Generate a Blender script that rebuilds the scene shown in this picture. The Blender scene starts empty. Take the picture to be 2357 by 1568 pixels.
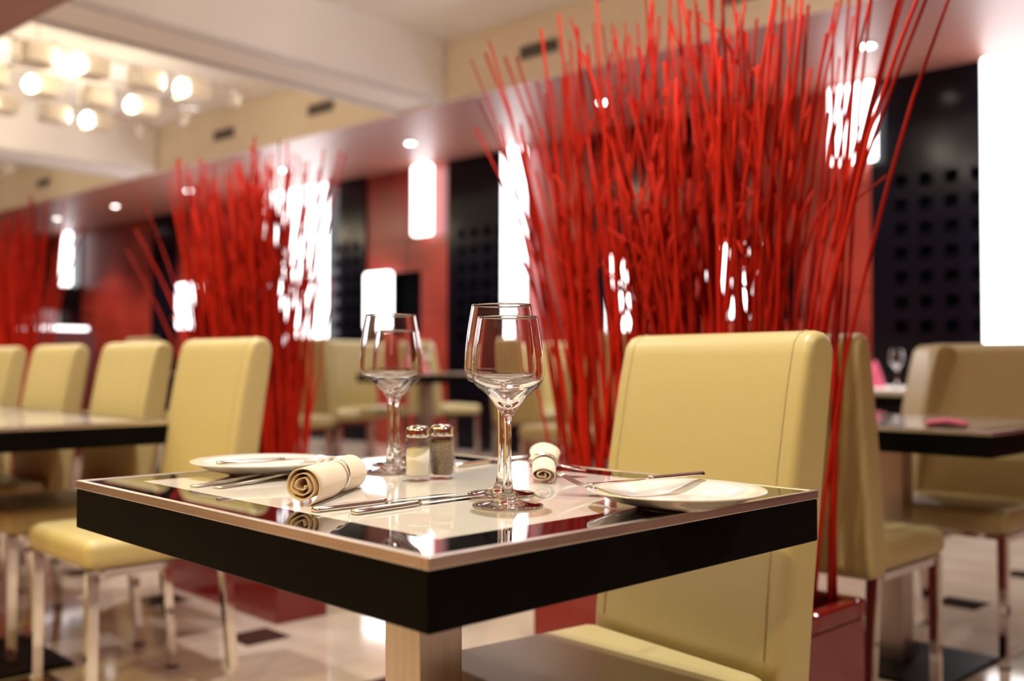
import bpy, bmesh, math, random
from math import sin, cos, pi, radians as R
from mathutils import Vector as V, Matrix as M
random.seed(7)
S = bpy.context.scene
C = S.collection
TH = R(4.4)                                   # the room's walls are turned a little against the tables
def W(n, u, z=0.0):                           # n: towards the panelled wall, u: along it
    return V((n*cos(TH)-u*sin(TH), n*sin(TH)+u*cos(TH), z))

# ------------------------------------------------------------------ materials
def mat(name, col, rough=.5, metal=0., spec=.5, emit=None, es=0., coat=0., coat_rough=.05, trans=0., ior=1.5, sheen=0., aniso=0.):
    m = bpy.data.materials.new(name); m.use_nodes = True
    b = m.node_tree.nodes['Principled BSDF']; I = b.inputs
    I['Base Color'].default_value = (*col, 1); I['Roughness'].default_value = rough; I['Metallic'].default_value = metal
    I['Specular IOR Level'].default_value = spec; I['Coat Weight'].default_value = coat; I['Coat Roughness'].default_value = coat_rough
    I['Transmission Weight'].default_value = trans; I['IOR'].default_value = ior
    I['Sheen Weight'].default_value = sheen; I['Anisotropic'].default_value = aniso
    if emit: I['Emission Color'].default_value = (*emit, 1); I['Emission Strength'].default_value = es
    return m
def nodes(m): return m.node_tree.nodes, m.node_tree.links, m.node_tree.nodes['Principled BSDF']
def vary(m, c1, c2, scale=4., detail=4., stretch=(1,1,1), bump=0., rough=None, lo=.3, hi=.7, coord='Object'):
    N, L, b = nodes(m)
    tc = N.new('ShaderNodeTexCoord'); mp = N.new('ShaderNodeMapping'); mp.inputs['Scale'].default_value = stretch
    L.new(tc.outputs[coord], mp.inputs[0])
    t = N.new('ShaderNodeTexNoise'); t.inputs['Scale'].default_value = scale; t.inputs['Detail'].default_value = detail
    L.new(mp.outputs[0], t.inputs[0])
    r = N.new('ShaderNodeValToRGB'); e = r.color_ramp.elements
    e[0].position = lo; e[1].position = hi; e[0].color = (*c1, 1); e[1].color = (*c2, 1)
    L.new(t.outputs[0], r.inputs[0]); L.new(r.outputs[0], b.inputs['Base Color'])
    if bump:
        bp = N.new('ShaderNodeBump'); bp.inputs['Strength'].default_value = bump; bp.inputs['Distance'].default_value = .002
        L.new(t.outputs[0], bp.inputs['Height']); L.new(bp.outputs[0], b.inputs['Normal'])
    if rough:
        q = N.new('ShaderNodeMapRange'); q.inputs['To Min'].default_value = rough[0]; q.inputs['To Max'].default_value = rough[1]
        L.new(t.outputs[0], q.inputs['Value']); L.new(q.outputs[0], b.inputs['Roughness'])
    return m

LEATHER = vary(mat('cream_leather', (.62,.50,.32), .45, coat=.35, coat_rough=.36), (.48,.395,.175), (.53,.44,.20), 3, 2, lo=.2, hi=.8)
N_, L_, b_ = nodes(LEATHER)
t_ = N_.new('ShaderNodeTexNoise'); t_.inputs['Scale'].default_value = 420; bp_ = N_.new('ShaderNodeBump')
bp_.inputs['Strength'].default_value = .12; bp_.inputs['Distance'].default_value = .001
tc_ = N_.new('ShaderNodeTexCoord'); L_.new(tc_.outputs['Object'], t_.inputs[0]); L_.new(t_.outputs[0], bp_.inputs['Height']); L_.new(bp_.outputs[0], b_.inputs['Normal'])
SEAM = mat('seam_thread', (.44,.37,.20), .6)
CHROME = mat('chrome', (.78,.76,.74), .06, 1.)
STEEL = vary(mat('brushed_steel', (.6,.56,.52), .3, 1., aniso=.4), (.50,.44,.38), (.64,.58,.52), 60, 3, (1,1,.03), rough=(.26,.38))
TRIMST = vary(mat('brushed_edge', (.62,.58,.53), .32, 1.), (.62,.57,.52), (.74,.69,.64), 90, 3, (.05,.05,1), rough=(.28,.42))
BLACKW = vary(mat('black_lacquer', (.004,.003,.003), .42, spec=.03), (.003,.0025,.0025), (.005,.0045,.0045), 8, 3)
BLACKG = mat('black_glass', (.006,.005,.006), .015, spec=.75)
WHITEG = mat('white_glass', (.60,.57,.54), .03, spec=.62)
CERAM = mat('white_china', (.70,.67,.635), .09, spec=.55, coat=.3)
GLASS = mat('clear_glass', (1,1,1), 0., trans=1., ior=1.5)
THIN = bpy.data.materials.new('thin_glass'); THIN.use_nodes = True       # pressed glass of the shakers: clear film with reflections
N_, L_, b_ = nodes(THIN); tr_ = N_.new('ShaderNodeBsdfTransparent'); gl_ = N_.new('ShaderNodeBsdfGlossy'); gl_.inputs['Roughness'].default_value = .02
lw_ = N_.new('ShaderNodeLayerWeight'); lw_.inputs[0].default_value = .5; pw_ = N_.new('ShaderNodeMath'); pw_.operation = 'POWER'; pw_.inputs[1].default_value = 3.2; L_.new(lw_.outputs['Facing'], pw_.inputs[0]); fr_ = N_.new('ShaderNodeMath'); fr_.operation = 'MULTIPLY_ADD'; fr_.inputs[1].default_value = .55; fr_.inputs[2].default_value = .04; L_.new(pw_.outputs[0], fr_.inputs[0]); mx_ = N_.new('ShaderNodeMixShader'); tr_.inputs[0].default_value = (.97,.975,.97,1)
L_.new(fr_.outputs[0], mx_.inputs[0]); L_.new(tr_.outputs[0], mx_.inputs[1]); L_.new(gl_.outputs[0], mx_.inputs[2]); L_.new(mx_.outputs[0], N_['Material Output'].inputs[0])
SILVER = mat('cutlery_steel', (.86,.83,.80), .17, 1.)
NAPKIN = vary(mat('peach_napkin', (.78,.64,.50), .9, sheen=.25), (.76,.61,.47), (.82,.68,.54), 300, 2, bump=.25)
PINK = vary(mat('pink_napkin', (.72,.10,.20), .85, sheen=.3), (.68,.08,.18), (.76,.13,.24), 60, 2)
CLOTH = mat('white_cloth', (.78,.75,.75), .85)
SALT = mat('salt', (.86,.80,.74), .95); 
PEPPER = vary(mat('ground_pepper', (.16,.10,.06), .95), (.07,.04,.025), (.36,.26,.17), 900, 2, lo=.35, hi=.65)
TWIG = vary(mat('red_twig', (.56,.016,.008), .55, spec=.1), (.46,.011,.004), (.66,.027,.007), 6, 3, (1,1,.35))
N_, L_, b_ = nodes(TWIG); oi_ = N_.new('ShaderNodeObjectInfo'); mr_ = N_.new('ShaderNodeMapRange'); mr_.inputs['To Min'].default_value = .45; mr_.inputs['To Max'].default_value = 1.05
hs_ = N_.new('ShaderNodeHueSaturation'); src_ = b_.inputs['Base Color'].links[0].from_socket                # every stick took the paint a little differently
L_.new(oi_.outputs['Random'], mr_.inputs['Value']); L_.new(mr_.outputs[0], hs_.inputs['Value']); L_.new(src_, hs_.inputs['Color']); L_.new(hs_.outputs[0], b_.inputs['Base Color'])
PLANT = mat('red_planter', (.18,.009,.008), .16, coat=.4, coat_rough=.06)
SOIL = vary(mat('soil', (.05,.03,.02), .95), (.03,.018,.012), (.10,.065,.045), 60, 4, bump=.8)
WALLRED = vary(mat('red_wall_panel', (.36,.030,.020), .38, coat=.25, coat_rough=.22), (.20,.014,.009), (.32,.032,.017), 2.2, 6, (1,1,1), rough=(.3,.46))
WALLBLK = mat('black_wall_panel', (.003,.003,.006), .16, spec=.2)
NICHE = mat('black_recess', (.001,.001,.0015), .8, spec=.02)
SOFRED = mat('red_soffit', (.31,.118,.088), .5, spec=.5, coat=.5, coat_rough=.45)
WHITEP = mat('white_plaster', (.86,.84,.83), .75)
CREAMP = mat('cream_plaster', (.90,.81,.63), .75)
GREYP = mat('grey_trim', (.66,.65,.66), .6)
LAMP = mat('lamp_diffuser', (1,1,1), .5, emit=(1,.965,.985), es=5.2)
LAMPEND = mat('lamp_bracket', (.75,.74,.74), .3, 1.)
BULB = mat('bulb', (1,1,1), .3, emit=(1,.86,.62), es=13.)
SPOTM = mat('downlight_lens', (1,1,1), .3, emit=(1,.93,.86), es=28.)
FROST = mat('frosted_block', (.92,.85,.74), .3, trans=.12, ior=1.3)
VENT = mat('vent_grey', (.20,.18,.15), .5, .3)
VENTD = mat('vent_dark', (.12,.10,.085), .7)
GLOWW = mat('display_light', (1,1,1), .4, emit=(1,.97,1), es=3.5)
DARKRED = mat('dark_red_base', (.12,.008,.008), .3)

FLOORM = mat('polished_tile', (.5,.43,.36), .07, spec=.55)
def floor_nodes(m):
    N, L, b = nodes(m)
    g = N.new('ShaderNodeNewGeometry'); sp = N.new('ShaderNodeSeparateXYZ'); L.new(g.outputs['Position'], sp.inputs[0])
    def mth(op, a, c=None):
        k = N.new('ShaderNodeMath'); k.operation = op
        for i, x in enumerate((a, c)):
            if x is None: continue
            if isinstance(x, (int, float)): k.inputs[i].default_value = x
            else: L.new(x, k.inputs[i])
        return k.outputs[0]
    P = .735
    def dist(o, off): return mth('ABSOLUTE', mth('SUBTRACT', mth('MULTIPLY', mth('FRACT', mth('DIVIDE', mth('ADD', o, off), P)), P), P/2))
    dx = dist(sp.outputs[0], -1.18+P/2+10*P); dy = dist(sp.outputs[1], -2.34+P/2+10*P)
    cell = mth('MAXIMUM', dx, dy)                      # Chebyshev distance to the inset's centre
    inset = mth('LESS_THAN', cell, .085)
    gx = mth('GREATER_THAN', dx, P/2-.002); gy = mth('GREATER_THAN', dy, P/2-.002); grout = mth('MAXIMUM', gx, gy)
    t = N.new('ShaderNodeTexNoise'); t.inputs['Scale'].default_value = 3.5; t.inputs['Detail'].default_value = 7; L.new(g.outputs['Position'], t.inputs[0])
    r = N.new('ShaderNodeValToRGB'); e = r.color_ramp.elements; e[0].position = .3; e[1].position = .72
    e[0].color = (.47,.37,.30,1); e[1].color = (.60,.51,.43,1); L.new(t.outputs[0], r.inputs[0])
    def mix(f, a, c):
        k = N.new('ShaderNodeMix'); k.data_type = 'RGBA'; L.new(f, k.inputs[0]); L.new(a, k.inputs[6]); k.inputs[7].default_value = (*c, 1); return k.outputs[2]
    L.new(mix(grout, mix(inset, r.outputs[0], (.035,.022,.020)), (.30,.24,.20)), b.inputs['Base Color'])
floor_nodes(FLOORM)

# ------------------------------------------------------------------ mesh helpers
def new(name, bm, m, parent=None, smooth=False, wn=False):
    me = bpy.data.meshes.new(name); bm.normal_update(); bm.to_mesh(me); bm.free()
    for k in (m if isinstance(m, (list, tuple)) else [m]): me.materials.append(k)
    if smooth:
        for p in me.polygons: p.use_smooth = True
    o = bpy.data.objects.new(name, me); C.objects.link(o)
    if parent: o.parent = parent
    if wn:
        w = o.modifiers.new('wn', 'WEIGHTED_NORMAL'); w.keep_sharp = True
    return o
def tag(o, label=None, cat=None, group=None, kind=None):
    for k, v in (('label', label), ('category', cat), ('group', group), ('kind', kind)):
        if v: o[k] = v
    return o
def thing(name, label, cat, loc=(0,0,0), rz=0., group=None):
    o = bpy.data.objects.new(name, None); C.objects.link(o); o.empty_display_size = .1
    o.location = loc; o.rotation_euler = (0,0,rz); return tag(o, label, cat, group)
def copy_tree(o, parent=None):
    c = o.copy(); C.objects.link(c)
    if parent: c.parent = parent
    for ch in list(o.children): copy_tree(ch, c)
    return c
def again(src, label, loc=None, rz=None, group=None):
    c = copy_tree(src); c['label'] = label
    if loc is not None: c.location = loc
    if rz is not None: c.rotation_euler = (0,0,rz)
    if group: c['group'] = group
    return c
def box(bm, c, s, rot=None, mi=0):
    r = bmesh.ops.create_cube(bm, size=1)
    mt = M.Translation(c) @ (rot or M()) @ M.Diagonal((*s, 1))
    bmesh.ops.transform(bm, matrix=mt, verts=r['verts'])
    fs = {f for v in r['verts'] for f in v.link_faces}
    for f in fs: f.material_index = mi
    return r['verts']
def rbox(c, s, bev=.005, seg=3):
    bm = bmesh.new(); box(bm, c, s); bmesh.ops.bevel(bm, geom=bm.edges[:], offset=bev, segments=seg, profile=.5, affect='EDGES'); return bm
def lathe(prof, seg=48, closed=False, center=(0,0,0)):
    bm = bmesh.new(); rings = []
    for r, z in prof:
        if r < 1e-6: rings.append([bm.verts.new((center[0], center[1], center[2]+z))])
        else: rings.append([bm.verts.new((center[0]+r*cos(2*pi*i/seg), center[1]+r*sin(2*pi*i/seg), center[2]+z)) for i in range(seg)])
    n = len(rings)
    for k in range(n if closed else n-1):
        a, b = rings[k], rings[(k+1) % n]
        for i in range(seg):
            j = (i+1) % seg
            if len(a) == 1 and len(b) == 1: continue
            if len(a) == 1: bm.faces.new((a[0], b[j], b[i]))
            elif len(b) == 1: bm.faces.new((a[i], a[j], b[0]))
            else: bm.faces.new((a[i], a[j], b[j], b[i]))
    bmesh.ops.recalc_face_normals(bm, faces=bm.faces[:]); return bm
def smooth_prof(pts, it=2, keep=()):
    """Chaikin corner cutting on an open profile, keeping its ends."""
    for _ in range(it):
        q = [pts[0]]
        for a, b in zip(pts, pts[1:]):
            q += [(.75*a[0]+.25*b[0], .75*a[1]+.25*b[1]), (.25*a[0]+.75*b[0], .25*a[1]+.75*b[1])]
        pts = q + [pts[-1]]
    return pts
def tube(bm, pts, rads, seg=6, cap=True):
    pts = [V(p) for p in pts]
    if not isinstance(rads, (list, tuple)): rads = [rads]*len(pts)
    rings = []; up = V((.31,.95,.1)).normalized()
    for i, p in enumerate(pts):
        t = (pts[min(i+1, len(pts)-1)] - pts[max(i-1, 0)]).normalized()
        if abs(t.dot(up)) > .95: up = V((1,0,0)) if abs(t.x) < .9 else V((0,1,0))
        a = t.cross(up).normalized(); b = t.cross(a)
        rings.append([bm.verts.new(p + rads[i]*(a*cos(2*pi*k/seg) + b*sin(2*pi*k/seg))) for k in range(seg)])
    for a, b in zip(rings, rings[1:]):
        for k in range(seg): bm.faces.new((a[k], a[(k+1) % seg], b[(k+1) % seg], b[k]))
    if cap: bm.faces.new(rings[0][::-1]); bm.faces.new(rings[-1])
def ribbon(bm, pts, widths, th):
    """flat bar along x: pts (x,y,z), width along y, rounded slightly across"""
    secs = []
    for (x, y, z), w in zip(pts, widths):
        h = w/2
        secs.append([bm.verts.new((x, y+dy, z+dz)) for dy, dz in ((-h,th*.35),(-h*.6,th),(h*.6,th),(h,th*.35),(h*.8,0),(-h*.8,0))])
    for a, b in zip(secs, secs[1:]):
        for k in range(6): bm.faces.new((a[k], a[(k+1) % 6], b[(k+1) % 6], b[k]))
    bm.faces.new(secs[0][::-1]); bm.faces.new(secs[-1]); bmesh.ops.recalc_face_normals(bm, faces=bm.faces[:])
def extrude_prof(prof, y0, y1, bev=0., seg=3):
    """prof: closed polygon (x,z), extruded along y; both rims rounded"""
    bm = bmesh.new()
    a = [bm.verts.new((x, y0, z)) for x, z in prof]; b = [bm.verts.new((x, y1, z)) for x, z in prof]; n = len(prof)
    for i in range(n): bm.faces.new((a[i], a[(i+1) % n], b[(i+1) % n], b[i]))
    fa = bm.faces.new(a[::-1]); fb = bm.faces.new(b)
    bmesh.ops.recalc_face_normals(bm, faces=bm.faces[:])
    if bev:
        es = list(set(fa.edges[:] + fb.edges[:])); bmesh.ops.bevel(bm, geom=es, offset=bev, segments=seg, profile=.5, affect='EDGES')
    return bm
def struct(name, bm, m, room=True):
    o = new(name, bm, m); o['kind'] = 'structure'
    if room: o.rotation_euler = (0,0,TH)
    return o

# ------------------------------------------------------------------ camera
A = [(-0.656*.875, -0.796*.875, .75+(.949-.75)*.875)]
cam = bpy.data.cameras.new('camera'); co = bpy.data.objects.new('camera', cam); C.objects.link(co); S.camera = co
yaw, pit, rol = R(45.74), R(1.37), R(.08)
fw = V((cos(yaw)*cos(pit), sin(yaw)*cos(pit), sin(pit))); rt = V((sin(yaw), -cos(yaw), 0)); up = rt.cross(fw)
r2 = rt*cos(rol) + up*sin(rol); u2 = up*cos(rol) - rt*sin(rol)
mw = M((r2, u2, -fw)).transposed().to_4x4(); mw.translation = V(A[0]); co.matrix_world = mw
cam.sensor_width = 36; cam.lens = 35; cam.clip_start = .02; cam.clip_end = 60
cam.dof.use_dof = True; cam.dof.focus_distance = 1.29; cam.dof.aperture_fstop = 2.3; cam.dof.aperture_blades = 8; cam.dof.aperture_rotation = .2

# ------------------------------------------------------------------ room
H = 2.9; HC = 3.36; N0, N1, U0, U1 = -2.6, 6.22, -3.2, 17.5; NS0, NS1 = 1.81, 4.65
def slab(n0, n1, u0, u1, z0, z1):
    bm = bmesh.new(); box(bm, ((n0+n1)/2, (u0+u1)/2, (z0+z1)/2), (n1-n0, u1-u0, z1-z0)); return bm
struct('floor', slab(N0-.2, N1+.4, U0-.2, U1+.2, -.12, 0), FLOORM)
PN0, PU0, PZ = 2.55, 2.45, .11
struct('floor_dais', slab(PN0, N1-.001, PU0, U1-.01, .0005, PZ), FLOORM)
struct('ceiling_soffit_right', slab(NS1, N1+.2, U0-.2, U1+.2, H, H+.06), SOFRED)
struct('ceiling_soffit_left', slab(N0-.2, NS0, U0-.2, U1+.2, H, H+.06), SOFRED)
struct('ceiling', slab(NS0-.1, NS1+.1, U0-.2, U1+.2, HC, HC+.1), WHITEP)
struct('trim_1', slab(NS1, NS1+.06, U0-.2, U1+.2, H+.0605, HC-.0005), CREAMP)      # coffer side over the wall side
struct('trim_2', slab(NS0-.06, NS0, U0-.2, U1+.2, H+.0605, HC-.0005), CREAMP)
struct('trim_3', slab(NS1-.012, NS1-.0005, U0, U1, H-.004, H+.0605), CREAMP)        # edge bead below the coffers
struct('trim_4', slab(NS0+.0005, NS0+.012, U0, U1, H-.004, H+.0605), WHITEP)
k = 5
for ub in (.45, 4.66, 8.87, 13.08):                                                 # cross beams, hollowed by a shallow cove
    bm = bmesh.new(); nm = (NS0+NS1)/2; nl = NS1-NS0-.03
    box(bm, (nm, ub+.28, (H+.012+HC)/2), (nl, .56, HC-H-.013))
    struct('trim_%d' % k, bm, WHITEP); k += 1
    bm = bmesh.new()
    for uu in (ub+.05, ub+.51): box(bm, (nm, uu, H+.002), (nl, .07, .019))
    struct('trim_%d' % k, bm, GREYP); k += 1

# panelled wall, red slabs with black niches, black sections drilled with rows of square holes
def face_bm(n, u0, u1, z0, z1, holes=(), depth=.12, thick=.0):
    """wall face towards -n in local (n,u,z), with rectangular recesses"""
    us = sorted({u0, u1, *[h[0] for h in holes], *[h[1] for h in holes]}); zs = sorted({z0, z1, *[h[2] for h in holes], *[h[3] for h in holes]})
    bm = bmesh.new(); vc = {}
    def v(a, b, c):
        kk = (round(a, 4), round(b, 4), round(c, 4))
        if kk not in vc: vc[kk] = bm.verts.new((a, b, c))
        return vc[kk]
    def quad(p, mi=0):
        f = bm.faces.new([v(*q) for q in p]); f.material_index = mi
    for ua, ub in zip(us, us[1:]):
        for za, zb in zip(zs, zs[1:]):
            uc, zc = (ua+ub)/2, (za+zb)/2
            if any(h[0] < uc < h[1] and h[2] < zc < h[3] for h in holes): continue
            quad(((n,ua,za),(n,ua,zb),(n,ub,zb),(n,ub,za)))
    for a, b, c, d in holes:
        m_ = n+depth
        quad(((m_,a,c),(m_,a,d),(m_,b,d),(m_,b,c)), 1)
        for p, q in (((a,c),(b,c)),((b,c),(b,d)),((b,d),(a,d)),((a,d),(a,c))): quad(((n,*p),(n,*q),(m_,*q),(m_,*p)), 1)
    if thick:
        for p, q in (((u0,z0),(u1,z0)),((u1,z0),(u1,z1)),((u1,z1),(u0,z1)),((u0,z1),(u0,z0))): quad(((n,*p),(n,*q),(n+thick,*q),(n+thick,*p)))
    return bm
niches = [(2.55,3.2,1.25,1.83), (6.58,7.05,1.22,1.86), (10.3,10.95,1.25,1.92)]
struct('wall_right', face_bm(N1, U0, U1, 0, H, niches, .16), [WALLRED, NICHE])
struct('trim_20', slab(N1+.2, N1+.3, U0, U1, 0, H), NICHE)
def black_section(name, u0, u1, z0=PZ, holes=True):
    hs = []
    if holes:
        u = u0+.10
        while u+.085 < u1-.05:
            for i in range(7): hs.append((u, u+.085, 1.14+i*.165, 1.225+i*.165))
            u += .165
    struct(name, face_bm(N1-.03, u0, u1, z0, H-.001, hs, .028, .029), [WALLBLK, NICHE])
for i, (a, b, ho) in enumerate(((1.02,2.03,1), (3.45,4.45,1), (5.19,6.18,1), (7.41,9.3,1), (11.17,11.8,0), (13.87,14.49,0))):
    black_section('trim_%d' % (21+i), a, b, PZ if a > PU0 else .0, bool(ho))
bm = bmesh.new()                                            # thin shadow joints between the red slabs
for uj in (2.9, 3.3, 4.8, 6.8, 10.0, 10.6, 12.5, 13.2, 15.5): box(bm, (N1-.0006, uj, 1.5), (.001, .006, 2.78))
for zj in (.72, 1.45, 2.18): 
    for a, b in ((2.04,3.44), (4.46,5.18), (6.19,7.40), (9.31,11.16), (11.81,13.86), (14.5,17.4)): 
        for c, d in zip([a]+[x[1] for x in niches if a < x[0] < b and x[2] < zj < x[3]], [x[0] for x in niches if a < x[0] < b and x[2] < zj < x[3]]+[b]):
            box(bm, (N1-.0006, (c+d)/2, zj), (.001, d-c, .006))
struct('trim_30', bm, NICHE)
struct('wall_left', slab(N0-.2, N0, U0, U1, 0, H), WALLRED)
struct('wall_back', slab(N0, N1, U0-.2, U0, 0, HC), WALLRED)
struct('wall_far', slab(N0, N1, U1, U1+.2, 0, HC), WALLRED)

# air vents high on the cream coffer side
def vent(u, label):
    t = thing('air_vent', label, 'vent', W(NS1-.001, u, 3.113), TH, 'grey air vents on the cream coffer side')
    bm = bmesh.new()
    for dz in (-.04, .04): box(bm, (-.006, 0, dz), (.012, .34, .010))
    for du in (-.165, .165): box(bm, (-.006, du, 0), (.012, .010, .072))
    new('frame', bm, VENT, t)
    bm = bmesh.new(); box(bm, (-.002, 0, 0), (.003, .318, .068)); new('backing', bm, VENTD, t)
    for z in (-.018, .004, .026):
        bm = bmesh.new(); box(bm, (-.006, 0, z-.003), (.010, .318, .006)); new('slat', bm, VENT, t)
for u_, l_ in ((2.12, 'grey slotted air vent at the top edge above the tall red twigs'), (3.74, 'largest grey air vent behind the tips of the tall red twigs'),
               (6.17, 'grey air vent on cream coffer side right of the chandelier'), (7.65, 'grey air vent on cream coffer side below the chandelier'),
               (10.05, 'small far air vent beyond the second white beam'), (11.55, 'tiny farthest air vent above the far left twigs')): vent(u_, l_)

# recessed downlights
def downlight(n, u, label, power=26., col=(1,.95,.88), cone=112):
    t = thing('downlight', label, 'downlight', W(n, u, H), TH, 'recessed downlights in the red ceiling')
    new('trim_ring', lathe([(.040,-.001),(.056,-.001),(.058,-.006),(.050,-.010),(.040,-.006)], 28, True), LAMPEND, t, True)
    new('lens', lathe([(0,-.004),(.020,-.0055),(.0395,-.003)], 24), SPOTM, t, True)
    l = bpy.data.lights.new('downlight_beam', 'SPOT'); l.energy = power; l.color = col; l.spot_size = R(cone); l.spot_blend = .7; l.shadow_soft_size = .035
    o = bpy.data.objects.new('downlight_beam', l); C.objects.link(o); o.location = W(n, u, H-.02)
for u_, l_ in ((1.74, 'downlight behind the rightmost leaning red twigs'), (3.76, 'downlight glinting through the middle of the tall red twigs'),
               (5.88, 'downlight just above the middle ceiling lamp box'), (7.76, 'downlight above the wide glowing panel behind the middle twigs'),
               (9.58, 'downlight at the left edge of the middle red twigs'), (11.29, 'downlight over the dark red wall between two twig bundles'),
               (12.92, 'farthest downlight beside the narrow far wall lamp')): downlight(5.42, u_, l_, 170.)
for u_, w_ in ((-1.55,130), (.5,215), (2.4,195), (4.3,165), (6.1,170)): downlight(.6, u_, 'cool downlight in the left red soffit above the tables', w_, (1,.94,.87))
for u_, w_ in ((-1.6,95), (.1,142), (1.7,142), (3.3,145), (5.0,135)): downlight(-1.5, u_, 'amber downlight in the left red soffit beside the camera', w_, (1,.80,.27), 150)
downlight(5.42, -.3, 'downlight over the right end of the panelled wall', 170.)

# glowing wall lamps
def lamp(u0, u1, z0, z1, label, n=6.12, th=.09):
    u0 += .045; u1 -= .06
    t = thing('wall_lamp', label, 'lamp', W(n, (u0+u1)/2, z0), TH, 'white glowing box lamps on the panelled wall')
    w = u1-u0; h = z1-z0
    new('diffuser', rbox((0, 0, h/2), (th, w, h), .025, 4), LAMP, t, True, True)
    bm = bmesh.new(); d = (N1-.032)-(n+th/2)
    if d > .004:
        for zz in (h*.25, h*.75): box(bm, (th/2+d/2, 0, zz), (d, .05, .05))
        new('bracket', bm, LAMPEND, t)
lamp(6.30, 6.64, 2.19, 2.885, 'short lamp box under the ceiling on the middle red wall')
lamp(5.10, 5.44, 1.12, 2.885, 'long narrow lamp column behind the tall wine glasses')
lamp(1.92, 2.345, 2.33, 2.875, 'short lamp box under the ceiling crossed by leaning red twigs')
lamp(.66, 1.335, 1.02, 2.885, 'huge white lamp panel at the right edge')
lamp(14.02, 14.33, 2.09, 2.885, 'narrow far lamp box beside the left twig bundle')
lamp(6.88, 7.35, 1.28, 1.865, 'low lamp box in a black niche behind the left wine glasses')
lamp(10.46, 11.02, 1.38, 1.94, 'low lamp box left of the middle twig bundle')
lamp(7.93, 9.14, 1.10, 2.885, 'wide white lamp panel seen through the middle twigs')
lamp(3.88, 4.27, 1.11, 1.825, 'low lamp strip seen through the left half of the tall twigs')
lamp(2.80, 3.36, 1.28, 1.83, 'low lamp box seen through the tall twigs above the front chair')

# chandeliers
def chandelier(label):
    t = thing('chandelier', label, 'chandelier', (0,0,0), TH, 'crystal block chandeliers in the coffers')
    for iu, du in enumerate((-.75, 0, .75)):
        bm = bmesh.new(); box(bm, (0, du, .055), (1.86, .022, .014)); new('frame_bar', bm, CHROME, t)
        for i, dn in enumerate((-.66, -.28, .12, .50)):
            new('glass_block', rbox((dn-.02, du+.09, .0), (.19, .20, .15), .010, 2), FROST, t, True, True)
        for dn in (-.44, .34):
            b = new('bulb', lathe([(0,-.115),(.022,-.11),(.042,-.092),(.05,-.066),(.043,-.038),(.026,-.014),(.016,0)], 20), BULB, t, True)
            b.location = (dn, du, .03); new('socket', lathe([(.018,0),(.018,.02),(.014,.026),(0,.026)], 14), CHROME, b, True)
        for dn in (-.86, -.04, .78):
            c = new('crystal_drop', rbox((dn, du-.02, -.03), (.05, .05, .13), .008, 2), GLASS, t)
            new('drop_cap', rbox((dn, du-.02, .04), (.054, .054, .02), .004, 2), CHROME, c)
    for dn in (-.6, .6):
        bm = bmesh.new(); box(bm, (dn, 0, .07), (.022, 1.55, .014)); new('cross_bar', bm, CHROME, t)
        for du in (-.5, .5):
            bm = bmesh.new(); tube(bm, [(dn,du,.075), (dn,du,HC-3.0)], .006, 8); new('hanging_rod', bm, CHROME, t, True)
    return t
ch = chandelier('large chandelier of glass blocks and bulbs at upper left'); ch.location = W(2.92, 6.78, 3.0)
again(ch, 'added unseen chandelier brightening the near coffer', W(2.92, 1.80, 3.0))  # added out of view to brighten the beam face and near coffer
again(ch, 'second chandelier beyond the far white beam at the left edge', W(2.92, 10.98, 3.0))
for n_, u_ in ((2.92, 6.78), (2.92, 10.98), (2.92, 1.80)):  # last entry lights the added near-coffer chandelier
    for du, dn in ((-.75,-.44), (-.75,.34), (.75,-.44), (.75,.34)):
        l = bpy.data.lights.new('chandelier_light', 'POINT'); l.energy = 15; l.color = (1,.83,.57) if u_ > 3 else (1,.90,.78); l.shadow_soft_size = .035
        o = bpy.data.objects.new('chandelier_light', l); C.objects.link(o); o.location = W(n_+dn-.09, u_+du, 2.965)

# ------------------------------------------------------------------ tables
def make_table(sx, sy, label, group, T=.75):
    t = thing('dining_table', label, 'table', (0,0,0), 0, group)
    ap, ed, bd, mt = .058, .012, .062, .009
    new('tabletop', rbox((0,0,T-ed-ap/2), (sx-.002, sy-.002, ap), .0015, 1), BLACKW, t)
    bm = bmesh.new()
    for s in (-1, 1):
        box(bm, (0, s*(sy-mt)/2, T-ed/2), (sx, mt, ed)); box(bm, (s*(sx-mt)/2, 0, T-ed/2), (mt, sy-2*mt, ed))
    e = new('metal_edging', bm, TRIMST, t); bv = e.modifiers.new('b', 'BEVEL'); bv.width = .0012; bv.segments = 2
    ix, iy = sx-2*mt-.0006, sy-2*mt-.0006
    bm = bmesh.new()
    for s in (-1, 1):
        box(bm, (0, s*(iy-bd)/2, T-ed/2-.0006), (ix, bd, ed-.0006)); box(bm, (s*(ix-bd)/2, 0, T-ed/2-.0006), (bd, iy-2*bd, ed-.0006))
    tag(new('glass_border', bm, BLACKG, t), 'mirror-black glass border')
    bm = bmesh.new(); box(bm, (0,0,T-ed/2-.0006), (ix-2*bd-.0004, iy-2*bd-.0004, ed-.0006)); tag(new('glass_panel', bm, WHITEG, t), 'glossy white glass centre')
    new('pedestal', rbox((-.018,0,(T-ed-ap+.012)/2), (.078,.078,T-ed-ap-.012), .002, 2), STEEL, t)
    new('base_plate', rbox((0,0,.006), (.44,.44,.012), .003, 2), BLACKW, t)
    return t
TS = 'square dining tables with steel pedestals'
tb = make_table(.70, .825, 'near dining table laid with plates, glasses and cutlery', TS); tb.location = (.35, .4125, 0)
tl = make_table(.84, .87, 'bare dark table at the left edge in front of yellow chairs', TS); tl.location = (.39, 2.655, 0)
again(tl, 'second bare table behind the left one, only its edge showing', (.39, 3.555, 0))
tr = make_table(.70, .825, 'dark table at right with two pink napkins on it', TS); tr.location = (2.48, .7025, 0)

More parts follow.
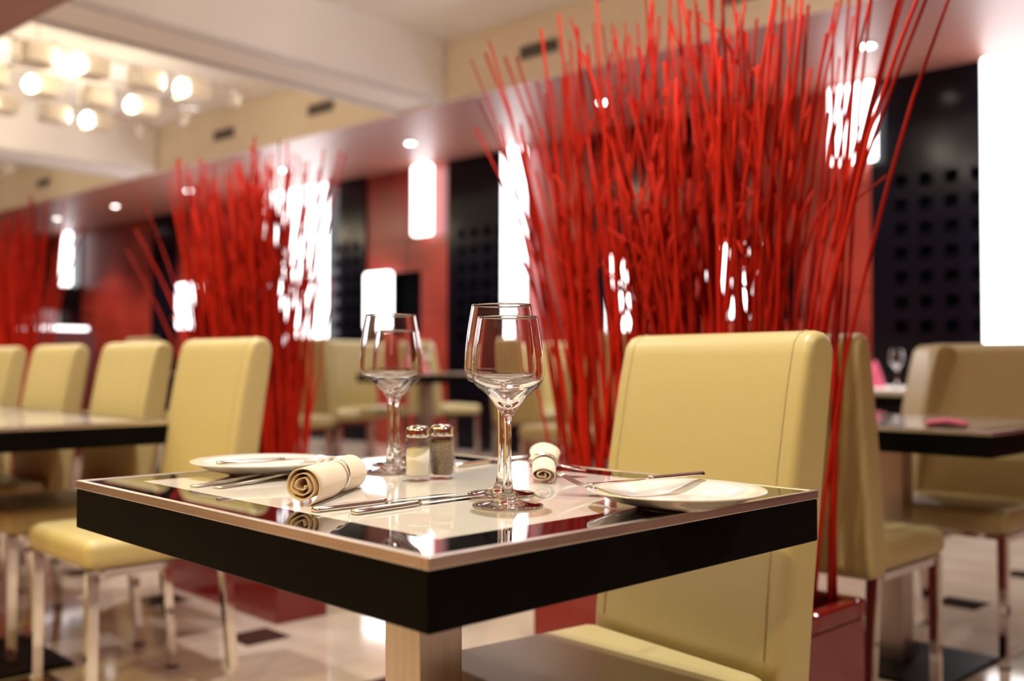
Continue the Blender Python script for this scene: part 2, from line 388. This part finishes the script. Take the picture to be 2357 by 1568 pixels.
# ------------------------------------------------------------------ chairs (face -x)
def make_chair(label, group, dz=0., sf=-.16):
    t = thing('dining_chair', label, 'chair', (0,0,0), 0, group)
    f = [(.210,.400),(.213,.47),(.226,.61),(.246,.76),(.272,.90),(.286,.960)]
    top = [(.292,.980),(.304,.994),(.322,1.0),(.340,.997),(.354,.986),(.361,.968)]
    b = [(.360,.94),(.348,.86),(.326,.71),(.306,.56),(.293,.43),(.290,.400)]
    bm = extrude_prof(f+top+b, -.218, .218, .016, 4)
    bk = new('backrest', bm, LEATHER, t, True, True)
    for s in (-1, 1):
        bm = bmesh.new(); tube(bm, [(x-.0006, s*.186, z) for x, z in f[1:]]+[(x, s*.186, z+.0006) for x, z in top[:4]], .0013, 6); new('seam', bm, SEAM, bk, True)
    bm = rbox(((sf+.207)/2,0,.4425+dz), (.207-sf,.43,.077), .030, 5)
    for v in bm.verts:
        if v.co.z > .462+dz: v.co.z += .009*max(0, 1-(v.co.x/.21)**2)*max(0, 1-(v.co.y/.22)**2)
    new('seat', bm, LEATHER, t, True, True)
    bm = bmesh.new(); box(bm, (.045,0,.393+dz), (.30,.40,.020)); new('seat_frame', bm, CHROME, t)
    for sx, sy in ((-1,-1),(-1,1),(1,-1),(1,1)):
        bm = bmesh.new(); r = bmesh.ops.create_cube(bm, size=1)
        for v in r['verts']:
            lo = v.co.z < 0
            cx, cy = (-.135, .190) if sx < 0 else ((.262, .190) if lo else (.226, .190))
            w = .026 if lo else .030
            v.co = V((cx+v.co.x*w, sy*cy+v.co.y*w, .0 if lo else ((.406 if sx < 0 else .402)+dz)))
        bmesh.ops.bevel(bm, geom=bm.edges[:], offset=.003, segments=2, affect='EDGES')
        lg = new('leg', bm, CHROME, t)
        bm = bmesh.new(); box(bm, (-.135 if sx < 0 else .262, sy*.190, .003), (.0285,.0285,.0062)); new('foot_cap', bm, BLACKW, lg)
    return t
CH = 'cream leather dining chairs on chrome legs'
c1 = make_chair('large yellow leather chair drawn up to the near laid table', CH, -.028, -.19); c1.location = (.619, .365, 0); c1.scale = (1, 1, .98); c1.rotation_euler = (0,0,R(-7.5))
c0 = make_chair('yellow chair at left, nearest of its row, whole chrome legs showing', CH); c0.location = (.56, 2.03, 0)
for x, y, z, r, l in ((.588,2.71,0,0,'yellow chair second in the left row, behind the bare table'),
        (.588,3.42,0,0,'yellow chair third in the left row, partly behind its neighbour'), (.588,4.12,0,0,'cream chair back cut off by the left edge'),
        (2.03,.645,0,180,'cream chair seen from behind, back against the red twigs'), (2.76,.63,0,0,'wide yellow chair behind the table with pink napkins'),
        (3.02,1.16,0,-56,'turned chair half hidden behind the right pink napkin table'), (4.72,1.80,0,90,'far yellow seat glimpsed under the right table'),
        (2.55,5.75,PZ,0,'pale far chair between the two nearest yellow left chairs'), (2.13,6.15,PZ,0,'pale far chair between second and third yellow left chairs'),
        (3.62,5.38,PZ,185,'pale far chair left of the left wine glasses'), (4.10,5.62,PZ,95,'pale far chair behind the left wine glass stems'),
        (4.86,5.60,PZ,170,'pale far chair between the two pairs of wine glasses'), (5.25,5.15,PZ,2,'pale far chair behind the right wine glasses'),
        (4.55,4.25,PZ,182,'pale far chair just right of the right wine glasses'), (3.42,2.98,PZ,5,'yellow far chair showing through the tall twigs'),
        (2.95,4.95,PZ,180,'pale far chair behind the thin base of middle twigs'),):
    again(c0, l, (x, y, z), R(r))
FT = 'dark dining tables on the raised floor'
for x, y, l in ((2.95,6.45,'far table edge between yellow left chairs'), (4.15,5.05,'far dark table behind the left wine glasses'), (4.75,3.45,'far table with pink napkin behind right wine glasses'), ):
    again(tr, l, (x, y, PZ), 0, FT)
tw = again(tr, 'far table under a white cloth by the right black wall', (5.55, 2.28, 0), 0, FT)
bm = rbox((0,0,.7665), (.80,.93,.032), .01, 2)
c_ = tag(new('tablecloth', bm, CLOTH), 'white cloth on the far right table under pink napkins', 'tablecloth'); c_.location = (5.55, 2.28, 0)

# ------------------------------------------------------------------ planters with red twigs
def planter(x0, x1, y0, y1, label, h=.405):
    t = thing('planter', label, 'planter', ((x0+x1)/2, (y0+y1)/2, 0), 0, 'long red planter boxes')
    sx, sy = x1-x0, y1-y0
    bm = bmesh.new(); th = .022; hb = h-.045
    for s in (-1, 1):
        box(bm, (s*(sx/2-th/2-.004), 0, hb/2), (th, sy-.008, hb)); box(bm, (0, s*(sy/2-th/2-.004), hb/2), (sx-2*th-.008, th, hb))
    new('body', bm, PLANT, t)
    bm = bmesh.new()
    for s in (-1, 1):
        box(bm, (s*(sx/2-.017), 0, h-.0215), (.034, sy, .043)); box(bm, (0, s*(sy/2-.017), h-.0215), (sx-.068, .034, .043))
    r = new('rim', bm, PLANT, t); b = r.modifiers.new('b', 'BEVEL'); b.width = .008; b.segments = 3
    bm = bmesh.new(); box(bm, (0,0,h-.06), (sx-.056, sy-.056, .05)); tag(new('soil', bm, SOIL, t), 'dark planting soil')
planter(1.30, 1.55, .35, 1.15, 'red lacquered planter behind the near yellow chair')
planter(1.30, 1.52, 2.42, 3.26, 'red planter under the middle bundle of twigs')
planter(1.30, 1.53, 5.15, 6.00, 'red planter at far left under the cut off twigs')
SZ = .372
def twig_path(b, t, h, bend, n=8):
    pts = []
    for i in range(n+1):
        s = i/n
        pts.append(V((b[0]+(t[0]-b[0])*(s**bend[2])+bend[0]*sin(pi*s), b[1]+(t[1]-b[1])*(s**bend[2])+bend[1]*sin(pi*s*1.3), SZ-.008+(h-SZ)*s)))
    return pts
def twig_bm(bm, pts, r0, r1, fork=None, seg=6, jit=.004):
    pts = [p+V((random.uniform(-jit,jit), random.uniform(-jit,jit), 0)) if 0 < i else p for i, p in enumerate(pts)]
    n = len(pts)-1
    tube(bm, pts, [r0+(r1-r0)*i/n for i in range(n+1)], seg)
    if fork:
        i = fork[0]; a = pts[i]; d = (pts[i+1]-pts[i]).normalized(); L = fork[1]
        tube(bm, [a, a+(d*.5+V((fork[2], fork[3], .25))*.35)*L, a+(d*.75+V((fork[2], fork[3], .2)))*L*.9], [r1*1.1, r1*.95, r1*.7], seg)
def bundle(n_ind, n_extra, ys, xs, spread, lean, hts, label, group, outl, weight=None, gaps=()):
    extra = bmesh.new()
    def one():
        y = random.uniform(*ys) if not weight else ys[0]+(ys[1]-ys[0])*random.random()**weight
        b = (random.uniform(*xs), y); yc = (ys[0]+ys[1])/2; xc = (xs[0]+xs[1])/2
        t = (b[0]+(b[0]-xc)*.5+random.gauss(0, spread[0]), b[1]+(b[1]-yc)*spread[2]+random.gauss(lean, spread[1]))
        h = random.uniform(*hts) if random.random() < .78 else random.uniform(hts[0]-.28, hts[0])
        fork = (random.randint(4, 6), random.uniform(.10,.22), random.uniform(-.5,.5), random.uniform(-.6,.6)) if random.random() < .35 else None
        return b, t, h, (random.uniform(-.02,.02), random.uniform(-.03,.03), random.uniform(1.05,1.5)), fork
    def pick():
        while True:
            it = one(); s = (1.09-SZ)/(it[2]-SZ)
            yy = it[0][1]+(it[1][1]-it[0][1])*s**it[3][2]
            if any(abs(yy-g) < .042 for g in gaps) and random.random() < .86: continue
            return it
    items = [pick() for _ in range(n_ind-len(outl))]
    for (bx, by, tx, ty, h) in outl: items.append(((bx, by), (tx, ty), h, (0, random.uniform(-.02,.02), 1.9), None))
    for b, t, h, bd, fk in items:
        bm = bmesh.new(); base = V((b[0], b[1], SZ-.008))
        pts = [p-base for p in twig_path(b, t, h, bd)]
        r0 = random.uniform(.0042,.0066); twig_bm(bm, pts, r0, r0*.62, fk)
        o = new('red_twig', bm, TWIG, None, True); o.location = base; tag(o, label, 'twig', group)
    for _ in range(n_extra):
        b, t, h, bd, fk = pick(); r0 = random.uniform(.004,.006); twig_bm(extra, twig_path(b, t, h*.98, bd, 7), r0, r0*.65, fk, 5)
    if n_extra:
        tag(new('red_twigs', extra, TWIG, None, True), 'mass of red painted twigs filling the '+group.split('in the ')[1], 'twigs', None, 'stuff')
    else: extra.free()
bundle(158, 70, (.46,1.08), (1.345,1.505), (.07,.15,.06), .02, (1.58,1.88), 'red painted twig in the planter behind the near yellow chair', 'red twigs in the planter behind the near chair',
    [(1.50,.398,1.525,.365,1.86),(1.485,.405,1.51,.325,1.80),(1.515,.42,1.50,.385,1.72),(1.47,.397,1.53,.29,1.88),(1.40,.44,1.46,.06,1.92),(1.42,.46,1.50,.14,1.93),(1.44,.42,1.48,.035,1.86),(1.38,.43,1.40,.13,1.84),(1.36,.42,1.34,.10,1.74),(1.40,1.06,1.35,1.46,1.82),(1.42,1.05,1.36,1.40,1.83),(1.45,1.06,1.42,1.50,1.72),(1.38,1.02,1.30,1.36,1.60),(1.40,.98,1.36,1.30,1.80)], None, (.945,.635))
bundle(106, 120, (2.48,3.06), (1.345,1.48), (.06,.12,.12), .035, (1.54,1.78), 'red painted twig in the planter right of the left yellow chairs', 'red twigs in the middle planter beside the left chairs',
    [(1.40,3.10,1.36,3.72,1.70),(1.42,3.12,1.40,3.85,1.56),(1.38,3.14,1.34,3.80,1.46),(1.44,2.56,1.50,2.28,1.70),(1.42,2.58,1.52,2.36,1.72),(1.40,2.54,1.46,2.40,1.66)], .8)
bundle(36, 110, (5.25,5.85), (1.345,1.48), (.07,.13,.15), .06, (1.62,1.92), 'red painted twig in the far planter at the left edge', 'red twigs in the far left planter',
    [(1.42,5.25,1.5,4.75,1.74),(1.44,5.25,1.55,4.80,1.72)])

# ------------------------------------------------------------------ things on the near table
TZ = .75-.0003
def wine_glass(label, h, rb, rr, zb, zw, rf):
    t = thing('wine_glass', label, 'wine glass', (0,0,0), 0, 'stemmed wine glasses on the near table')
    th = .0011
    out = smooth_prof([(.0045,zb-.055),(.0048,zb-.018),(.0062,zb-.004),(.012,zb+.006),(rb*.62,zb+.027),(rb*.90,zw-.012),(rb*1.0,zw+.001),(rb*.985,zw+.018),(rb*.93,zw+(h-zw)*.55),(rr,h-.0004)], 2)
    inn = smooth_prof([(rr-th,h-.0004),(rb*.93-th,zw+(h-zw)*.55),(rb*.985-th,zw+.018),(rb-th,zw+.001),(rb*.90-th,zw-.010),(rb*.60-th,zb+.0295),(.010,zb+.0125),(0.,zb+.008)], 2)
    foot = [(0,.0004),(rf*.8,.0002),(rf-.0008,0),(rf,.0008),(rf-.0006,.0018),(rf*.80,.0026),(rf*.5,.0046),(rf*.28,.0085),(.0075,.016),(.0056,.030),(.0046,.050)]
    new('glass_body', lathe(foot+out+inn, 72), GLASS, t, True)
    return t
gs = wine_glass('smaller wine glass nearest the camera', .234, .0455, .0372, .113, .160, .0440); gs.location = (.282, .189, TZ)
again(gs, 'smaller wine glass behind the left pair, beside the salt', (.497, .690, TZ))
gl = wine_glass('taller wine glass behind the nearest small one', .2555, .0505, .0400, .122, .163, .0455); gl.location = (.352, .274, TZ)
again(gl, 'taller wine glass of the left pair, beyond the salt', (.413, .599, TZ))

def shaker(label, fill, kind, loc, lvl):
    t = thing(kind, label, 'shaker', loc, R(9), 'salt and pepper set')
    prof = [(0,.0006),(.0165,.0),(.0195,.0015),(.0202,.006),(.0202,.054),(.0192,.061),(.0165,.0665),(.0160,.070),(.0148,.070),(.0150,.066),(.0172,.060),(.0182,.053),(.0182,.008),(.016,.0055),(0,.005)]
    bm = lathe(prof, 60)
    for v in bm.verts:
        a = math.atan2(v.co.y, v.co.x); r = math.hypot(v.co.x, v.co.y)
        if r > .019 and .004 < v.co.z < .062: v.co.x *= 1-.020*(1-abs(cos(6*a))); v.co.y *= 1-.020*(1-abs(cos(6*a)))
    new('glass_body', bm, THIN, t, True)
    bm = lathe([(0,.0062),(.0150,.0062),(.0174,.010),(.0174,lvl),(.010,lvl+.0012),(0,lvl+.0015)], 40)
    for v in bm.verts:
        if v.co.z > lvl-.001: v.co.z += v.co.x*.16 if kind == 'salt_shaker' else 0
    new('salt' if kind == 'salt_shaker' else 'pepper', bm, fill, t, True)
    cp = new('cap', lathe([(.0160,.0645),(.0176,.0645),(.0180,.066),(.0180,.0745),(.0172,.0775),(.0140,.0805),(.006,.0825),(0,.0828)], 40), mat('shaker_cap', (.70,.66,.60), .16, 1.), t, True)
    bm = bmesh.new()
    for k in range(6): 
        r = bmesh.ops.create_circle(bm, cap_ends=True, radius=.0009, segments=8); bmesh.ops.translate(bm, verts=r['verts'], vec=(.006*cos(k*pi/3), .006*sin(k*pi/3), .0828))
    new('hole', bm, VENTD, cp)
shaker('glass salt shaker with steel cap, half full of white salt', SALT, 'salt_shaker', (.374, .479, TZ), .047)
shaker('glass pepper shaker full of brown ground pepper, beside the salt', PEPPER, 'pepper_shaker', (.419, .476, TZ), .0585)

def plate(label, loc):
    t = thing('dinner_plate', label, 'plate', loc, 0, 'white dinner plates')
    R_ = .109
    o = [(0,.0022),(.040,.0022),(.043,0),(.0485,0),(.054,.0030),(.080,.009),(.096,.0165),(R_,.0208),(R_+.0004,.0222),(R_-.0008,.0230)]
    i = [(.096,.0200),(.080,.0128),(.070,.0088),(.064,.0070),(.055,.0062),(0,.0060)]
    new('dish', lathe(smooth_prof(o, 1)+smooth_prof(i, 1), 96), CERAM, t, True)
plate('white plate at left with a knife across it', (.246, .714, TZ)); plate('white plate at right with knife and fork resting on it', (.425, .040, TZ))

def aim(o, a, b, roll=0., sc=1.):
    a, b = V(a), V(b); x = (b-a).normalized(); y = V((0,0,1)).cross(x).normalized(); z = x.cross(y)
    o.matrix_world = M.Translation(a) @ M((x, y, z)).transposed().to_4x4() @ M.Rotation(roll, 4, 'X') @ M.Scale(sc, 4)
def knife(label, a, b, roll=0., sc=1.):
    t = thing('table_knife', label, 'knife', (0,0,0), 0, 'table knives')
    bm = bmesh.new(); ribbon(bm, [(0,0,0),(.003,0,0),(.03,0,0),(.07,0,0),(.098,0,.0002),(.104,0,.0006)], [.010,.0150,.0150,.0128,.0112,.0095], .0060); new('handle', bm, SILVER, t, True)
    bm = bmesh.new(); ribbon(bm, [(.1035,0,.0018),(.112,.0005,.0018),(.135,.0012,.0018),(.17,.001,.0018),(.195,-.001,.0018),(.208,-.0035,.0018),(.214,-.006,.0018)], [.010,.014,.0185,.0195,.017,.011,.003], .0016); new('blade', bm, SILVER, t)
    aim(t, a, b, roll, sc); return t
def fork(label, a, b, flip=False, roll=0., sc=1.):
    t = thing('table_fork', label, 'fork', (0,0,0), 0, 'table forks')
    s = -1 if flip else 1
    bm = bmesh.new(); ribbon(bm, [(0,0,0),(.003,0,0),(.03,0,.001),(.07,0,.003),(.10,0,.005),(.128,0,.007*1)], [.012,.017,.0155,.0105,.0072,.0068], .0024); new('handle', bm, SILVER, t, True)
    hz = lambda x: .007 + s*(-.006*sin((x-.128)/.03*pi/2) if x < .158 else -.006+.016*((x-.158)/.046)**1.4)
    bm = bmesh.new(); xs = [.127,.134,.142,.150,.158]; ribbon(bm, [(x,0,hz(x)) for x in xs], [.0068,.012,.0195,.0235,.0245], .0018); new('head', bm, SILVER, t, True)
    for k in range(4):
        y = (k-1.5)*.0068; bm = bmesh.new(); xs = [.157,.168,.180,.192,.203]
        ribbon(bm, [(x, y*(1-.05*(x-.157)/.046), hz(x)) for x in xs], [.0036,.0034,.0031,.0027,.0012], .0016); new('tine', bm, SILVER, t, True)
    aim(t, a, b, roll, sc); return t
def seat_z(d): return TZ+d
knife('knife lying across the left plate', (.152,.680,seat_z(.0232)), (.352,.640,seat_z(.0236)))
knife('knife lying across the right plate, blade towards the glasses', (.528,.072,seat_z(.0290)), (.352,.122,seat_z(.0240)), 0, .84)
fork('fork slid under the right plate, only its tines showing', (.503,.047,seat_z(0)), (.409,.226,seat_z(.012)))
fork('fork behind the left napkin roll, farther of two', (.089,.631,seat_z(0)), (.288,.669,seat_z(.0)), False, 0, 1.12)
fork('fork behind the left napkin roll, nearer of two', (.106,.595,seat_z(0)), (.304,.640,seat_z(.0)), False, 0, 1.12)
knife('knife by the table front, left of two', (.081,.311,seat_z(0)), (.300,.306,seat_z(0)))
knife('knife by the table front, right of two', (.103,.262,seat_z(0)), (.318,.276,seat_z(0)))
knife('knife at the far side between pepper and right napkin', (.535,.578,seat_z(0)), (.742,.619,seat_z(0)))

# rolled napkins
def roll_bm(L, rfun, turns=3.1, n=120, m=14, seed=1, flat=0.):
    rnd = random.Random(seed); ph = [rnd.uniform(0, 6.28) for _ in range(4)]
    bm = bmesh.new(); rows = []
    for j in range(m+1):
        s = j/m; x = s*L; Rr = rfun(s); row = []
        for i in range(n+1):
            q = i/n; a = -q*turns*2*pi - 1.9
            r = Rr*(1-.80*q) * (1+.035*sin(3*a+ph[0]+s*2)*(.4+q) + .05*q*sin(5*a+ph[1]))
            y, z = r*cos(a), r*sin(a)
            if q < .10: y -= Rr*.10*(1-q/.10); z -= Rr*.10*(1-q/.10)
            row.append(bm.verts.new((x+.0022*sin(2.2*a+ph[2])*(1-abs(2*s-1)**3 if 0 else 1), y*(1+flat), z*(1-flat))))
        rows.append(row)
    for a, b in zip(rows, rows[1:]):
        for i in range(n): bm.faces.new((a[i], a[i+1], b[i+1], b[i]))
    return bm
def napkin(label, a, b, L, rfun, seed, flat, zc, turns):
    bm = roll_bm(L, rfun, turns, seed=seed, flat=flat)
    o = new('napkin', bm, NAPKIN, None, True); sd = o.modifiers.new('s', 'SOLIDIFY'); sd.thickness = .0016; sd.offset = 0
    tag(o, label, 'napkin', 'rolled peach napkins'); aim(o, (*a, TZ+zc[0]), (*b, TZ+zc[1])); return o
d1 = V((.262-.109, .488-.376)).normalized(); a1 = V((.102,.370)); b1 = a1+d1*.185
napkin('peach napkin rolled up, spiral end facing the camera', a1, b1, .185, lambda s: .0232-.0034*math.exp(-((s-.62)/.10)**2), 3, 0., (.0243,.0243), 3.2)
d2 = V((.72,.69)).normalized(); a2 = V((.478,.318)); b2 = a2+d2*.19
napkin('peach napkin rolled up beside the right plate, in a broad band', a2, b2, .19, lambda s: .0152+.0075*s**2-.002*math.exp(-((s-.5)/.1)**2), 8, .26, (.0124,.0300), 2.3)
def ring_thing(label, a, d, s, L, rad, w, zc, leaf=False):
    t = thing('napkin_ring', label, 'napkin ring', (0,0,0), 0, 'steel napkin rings')
    bm = bmesh.new(); sg = 48; rows = []
    for x, r in ((-w/2,rad), (-w/2,rad+.0012), (0,rad+.0020), (w/2,rad+.0012), (w/2,rad), (0,rad+.0004)): rows.append([bm.verts.new((x, r*cos(2*pi*k/sg)*(1.25 if leaf else 1), r*sin(2*pi*k/sg)*(.80 if leaf else 1))) for k in range(sg)])
    for i in range(6):
        p, q = rows[i], rows[(i+1) % 6]
        for k in range(sg): bm.faces.new((p[k], p[(k+1) % sg], q[(k+1) % sg], q[k]))
    bmesh.ops.recalc_face_normals(bm, faces=bm.faces[:]); new('band', bm, SILVER, t, True)
    if leaf:
        bm = bmesh.new(); bmesh.ops.create_uvsphere(bm, u_segments=28, v_segments=14, radius=1)
        for v in bm.verts: v.co = V((v.co.x*.0150, -.043+v.co.y*.024, -.006+v.co.z*.0022-.10*(v.co.y*.024+.012)**2*8+v.co.y*.006))
        new('leaf', bm, SILVER, t, True)
    p = a+d*s*L; q = p+d*.05; aim(t, (*p, TZ+zc[0]), (*q, TZ+zc[1])); return t
ring_thing('thin steel ring around the left napkin roll', a1, d1, .62, .185, .0226, .0045, (.0243,.0243))
ring_thing('broad steel ring with a leaf end around the right napkin', a2, d2, .50, .19, .0168, .015, (.0216,.0262), True)

# ------------------------------------------------------------------ far table settings
def flat_napkin(label, loc, rz, sx, sy):
    bm = bmesh.new(); g = bmesh.ops.create_grid(bm, x_segments=10, y_segments=8, size=.5)
    for v in bm.verts: v.co = V((v.co.x*sx, v.co.y*sy, .006+.014*abs(sin(v.co.x*4.2))*(1-abs(v.co.y))))
    o = new('napkin', bm, PINK, None, True); s = o.modifiers.new('s', 'SOLIDIFY'); s.thickness = .005; s.offset = -1
    o.location = loc; o.rotation_euler = (0,0,rz); tag(o, label, 'napkin', 'folded pink napkins')
flat_napkin('folded pink napkin near the front edge of the right table', (2.30,.475,.7502), R(20), .17, .11)
flat_napkin('folded pink napkin at the far end of the right table', (2.66,.93,.7502), R(-10), .17, .12)
def cone_napkin(label, loc, h=.17):
    bm = lathe([(.062,0),(.052,.03),(.034,h*.55),(.012,h*.92),(0,h)], 20)
    for v in bm.verts:
        a = math.atan2(v.co.y, v.co.x); k = 1+.16*cos(4*a); v.co.x *= k; v.co.y *= k
    o = new('napkin', bm, PINK, None, True); o.location = loc; tag(o, label, 'napkin', 'pink napkins folded into cones')
cone_napkin('pink cone napkin on the white cloth at right, left one', (5.38,2.36,.7828)); cone_napkin('pink cone napkin on the white cloth at right, right one', (5.40,2.18,.7828))
cone_napkin('pink cone napkin behind the left wine glasses', (4.02,4.98,.75+PZ)); cone_napkin('pink cone napkin behind the right wine glasses', (4.62,3.40,.75+PZ))
for x, y, z, l in ((5.32,2.48,.7828,'far wine glass on white cloth left of the pink cones'), (5.42,2.05,.7828,'far wine glass on white cloth right of the pink cones'), (4.55,3.56,.75+PZ,'far wine glass near the pink napkin behind twigs'), (4.20,5.12,.75+PZ,'far wine glass beside the pink cone behind left glasses')):
    again(gs, l, (x, y, z), None, 'wine glasses on the far tables')

# lit buffet case at far left
t = thing('display_case', 'lit glass topped buffet case behind the left chairs', 'display case', (2.62, 8.30, PZ), TH)
bm = bmesh.new(); box(bm, (0,0,.55), (.55,.42,1.10)); new('cabinet', bm, DARKRED, t)
bm = bmesh.new(); box(bm, (0,0,1.12), (.42,.40,.03)); new('light_panel', bm, GLOWW, t)
bm = bmesh.new()
for s in (-1, 1): box(bm, (s*.27,0,1.20), (.008,.40,.13)); box(bm, (0,s*.205,1.20), (.53,.008,.13))
box(bm, (0,0,1.268), (.55,.42,.006)); new('glass_hood', bm, THIN, t)

# ------------------------------------------------------------------ world and colour
w = bpy.data.worlds.new('world'); S.world = w; w.use_nodes = True
w.node_tree.nodes['Background'].inputs[0].default_value = (.9,.82,.75,1); w.node_tree.nodes['Background'].inputs[1].default_value = .05
vs = S.view_settings; vs.view_transform = 'Standard'; vs.look = 'None'; vs.exposure = 0.; vs.gamma = 1.; vs.use_curve_mapping = False
cy = S.cycles; cy.max_bounces = 12; cy.diffuse_bounces = 5; cy.glossy_bounces = 6; cy.transmission_bounces = 12; cy.transparent_max_bounces = 12
cy.caustics_reflective = False; cy.caustics_refractive = True; cy.blur_glossy = 1.; cy.sample_clamp_indirect = 6.
cy.use_adaptive_sampling = True; cy.adaptive_threshold = .015
cy.use_denoising = True
try: cy.denoiser = 'OPENIMAGEDENOISE'
except Exception: pass
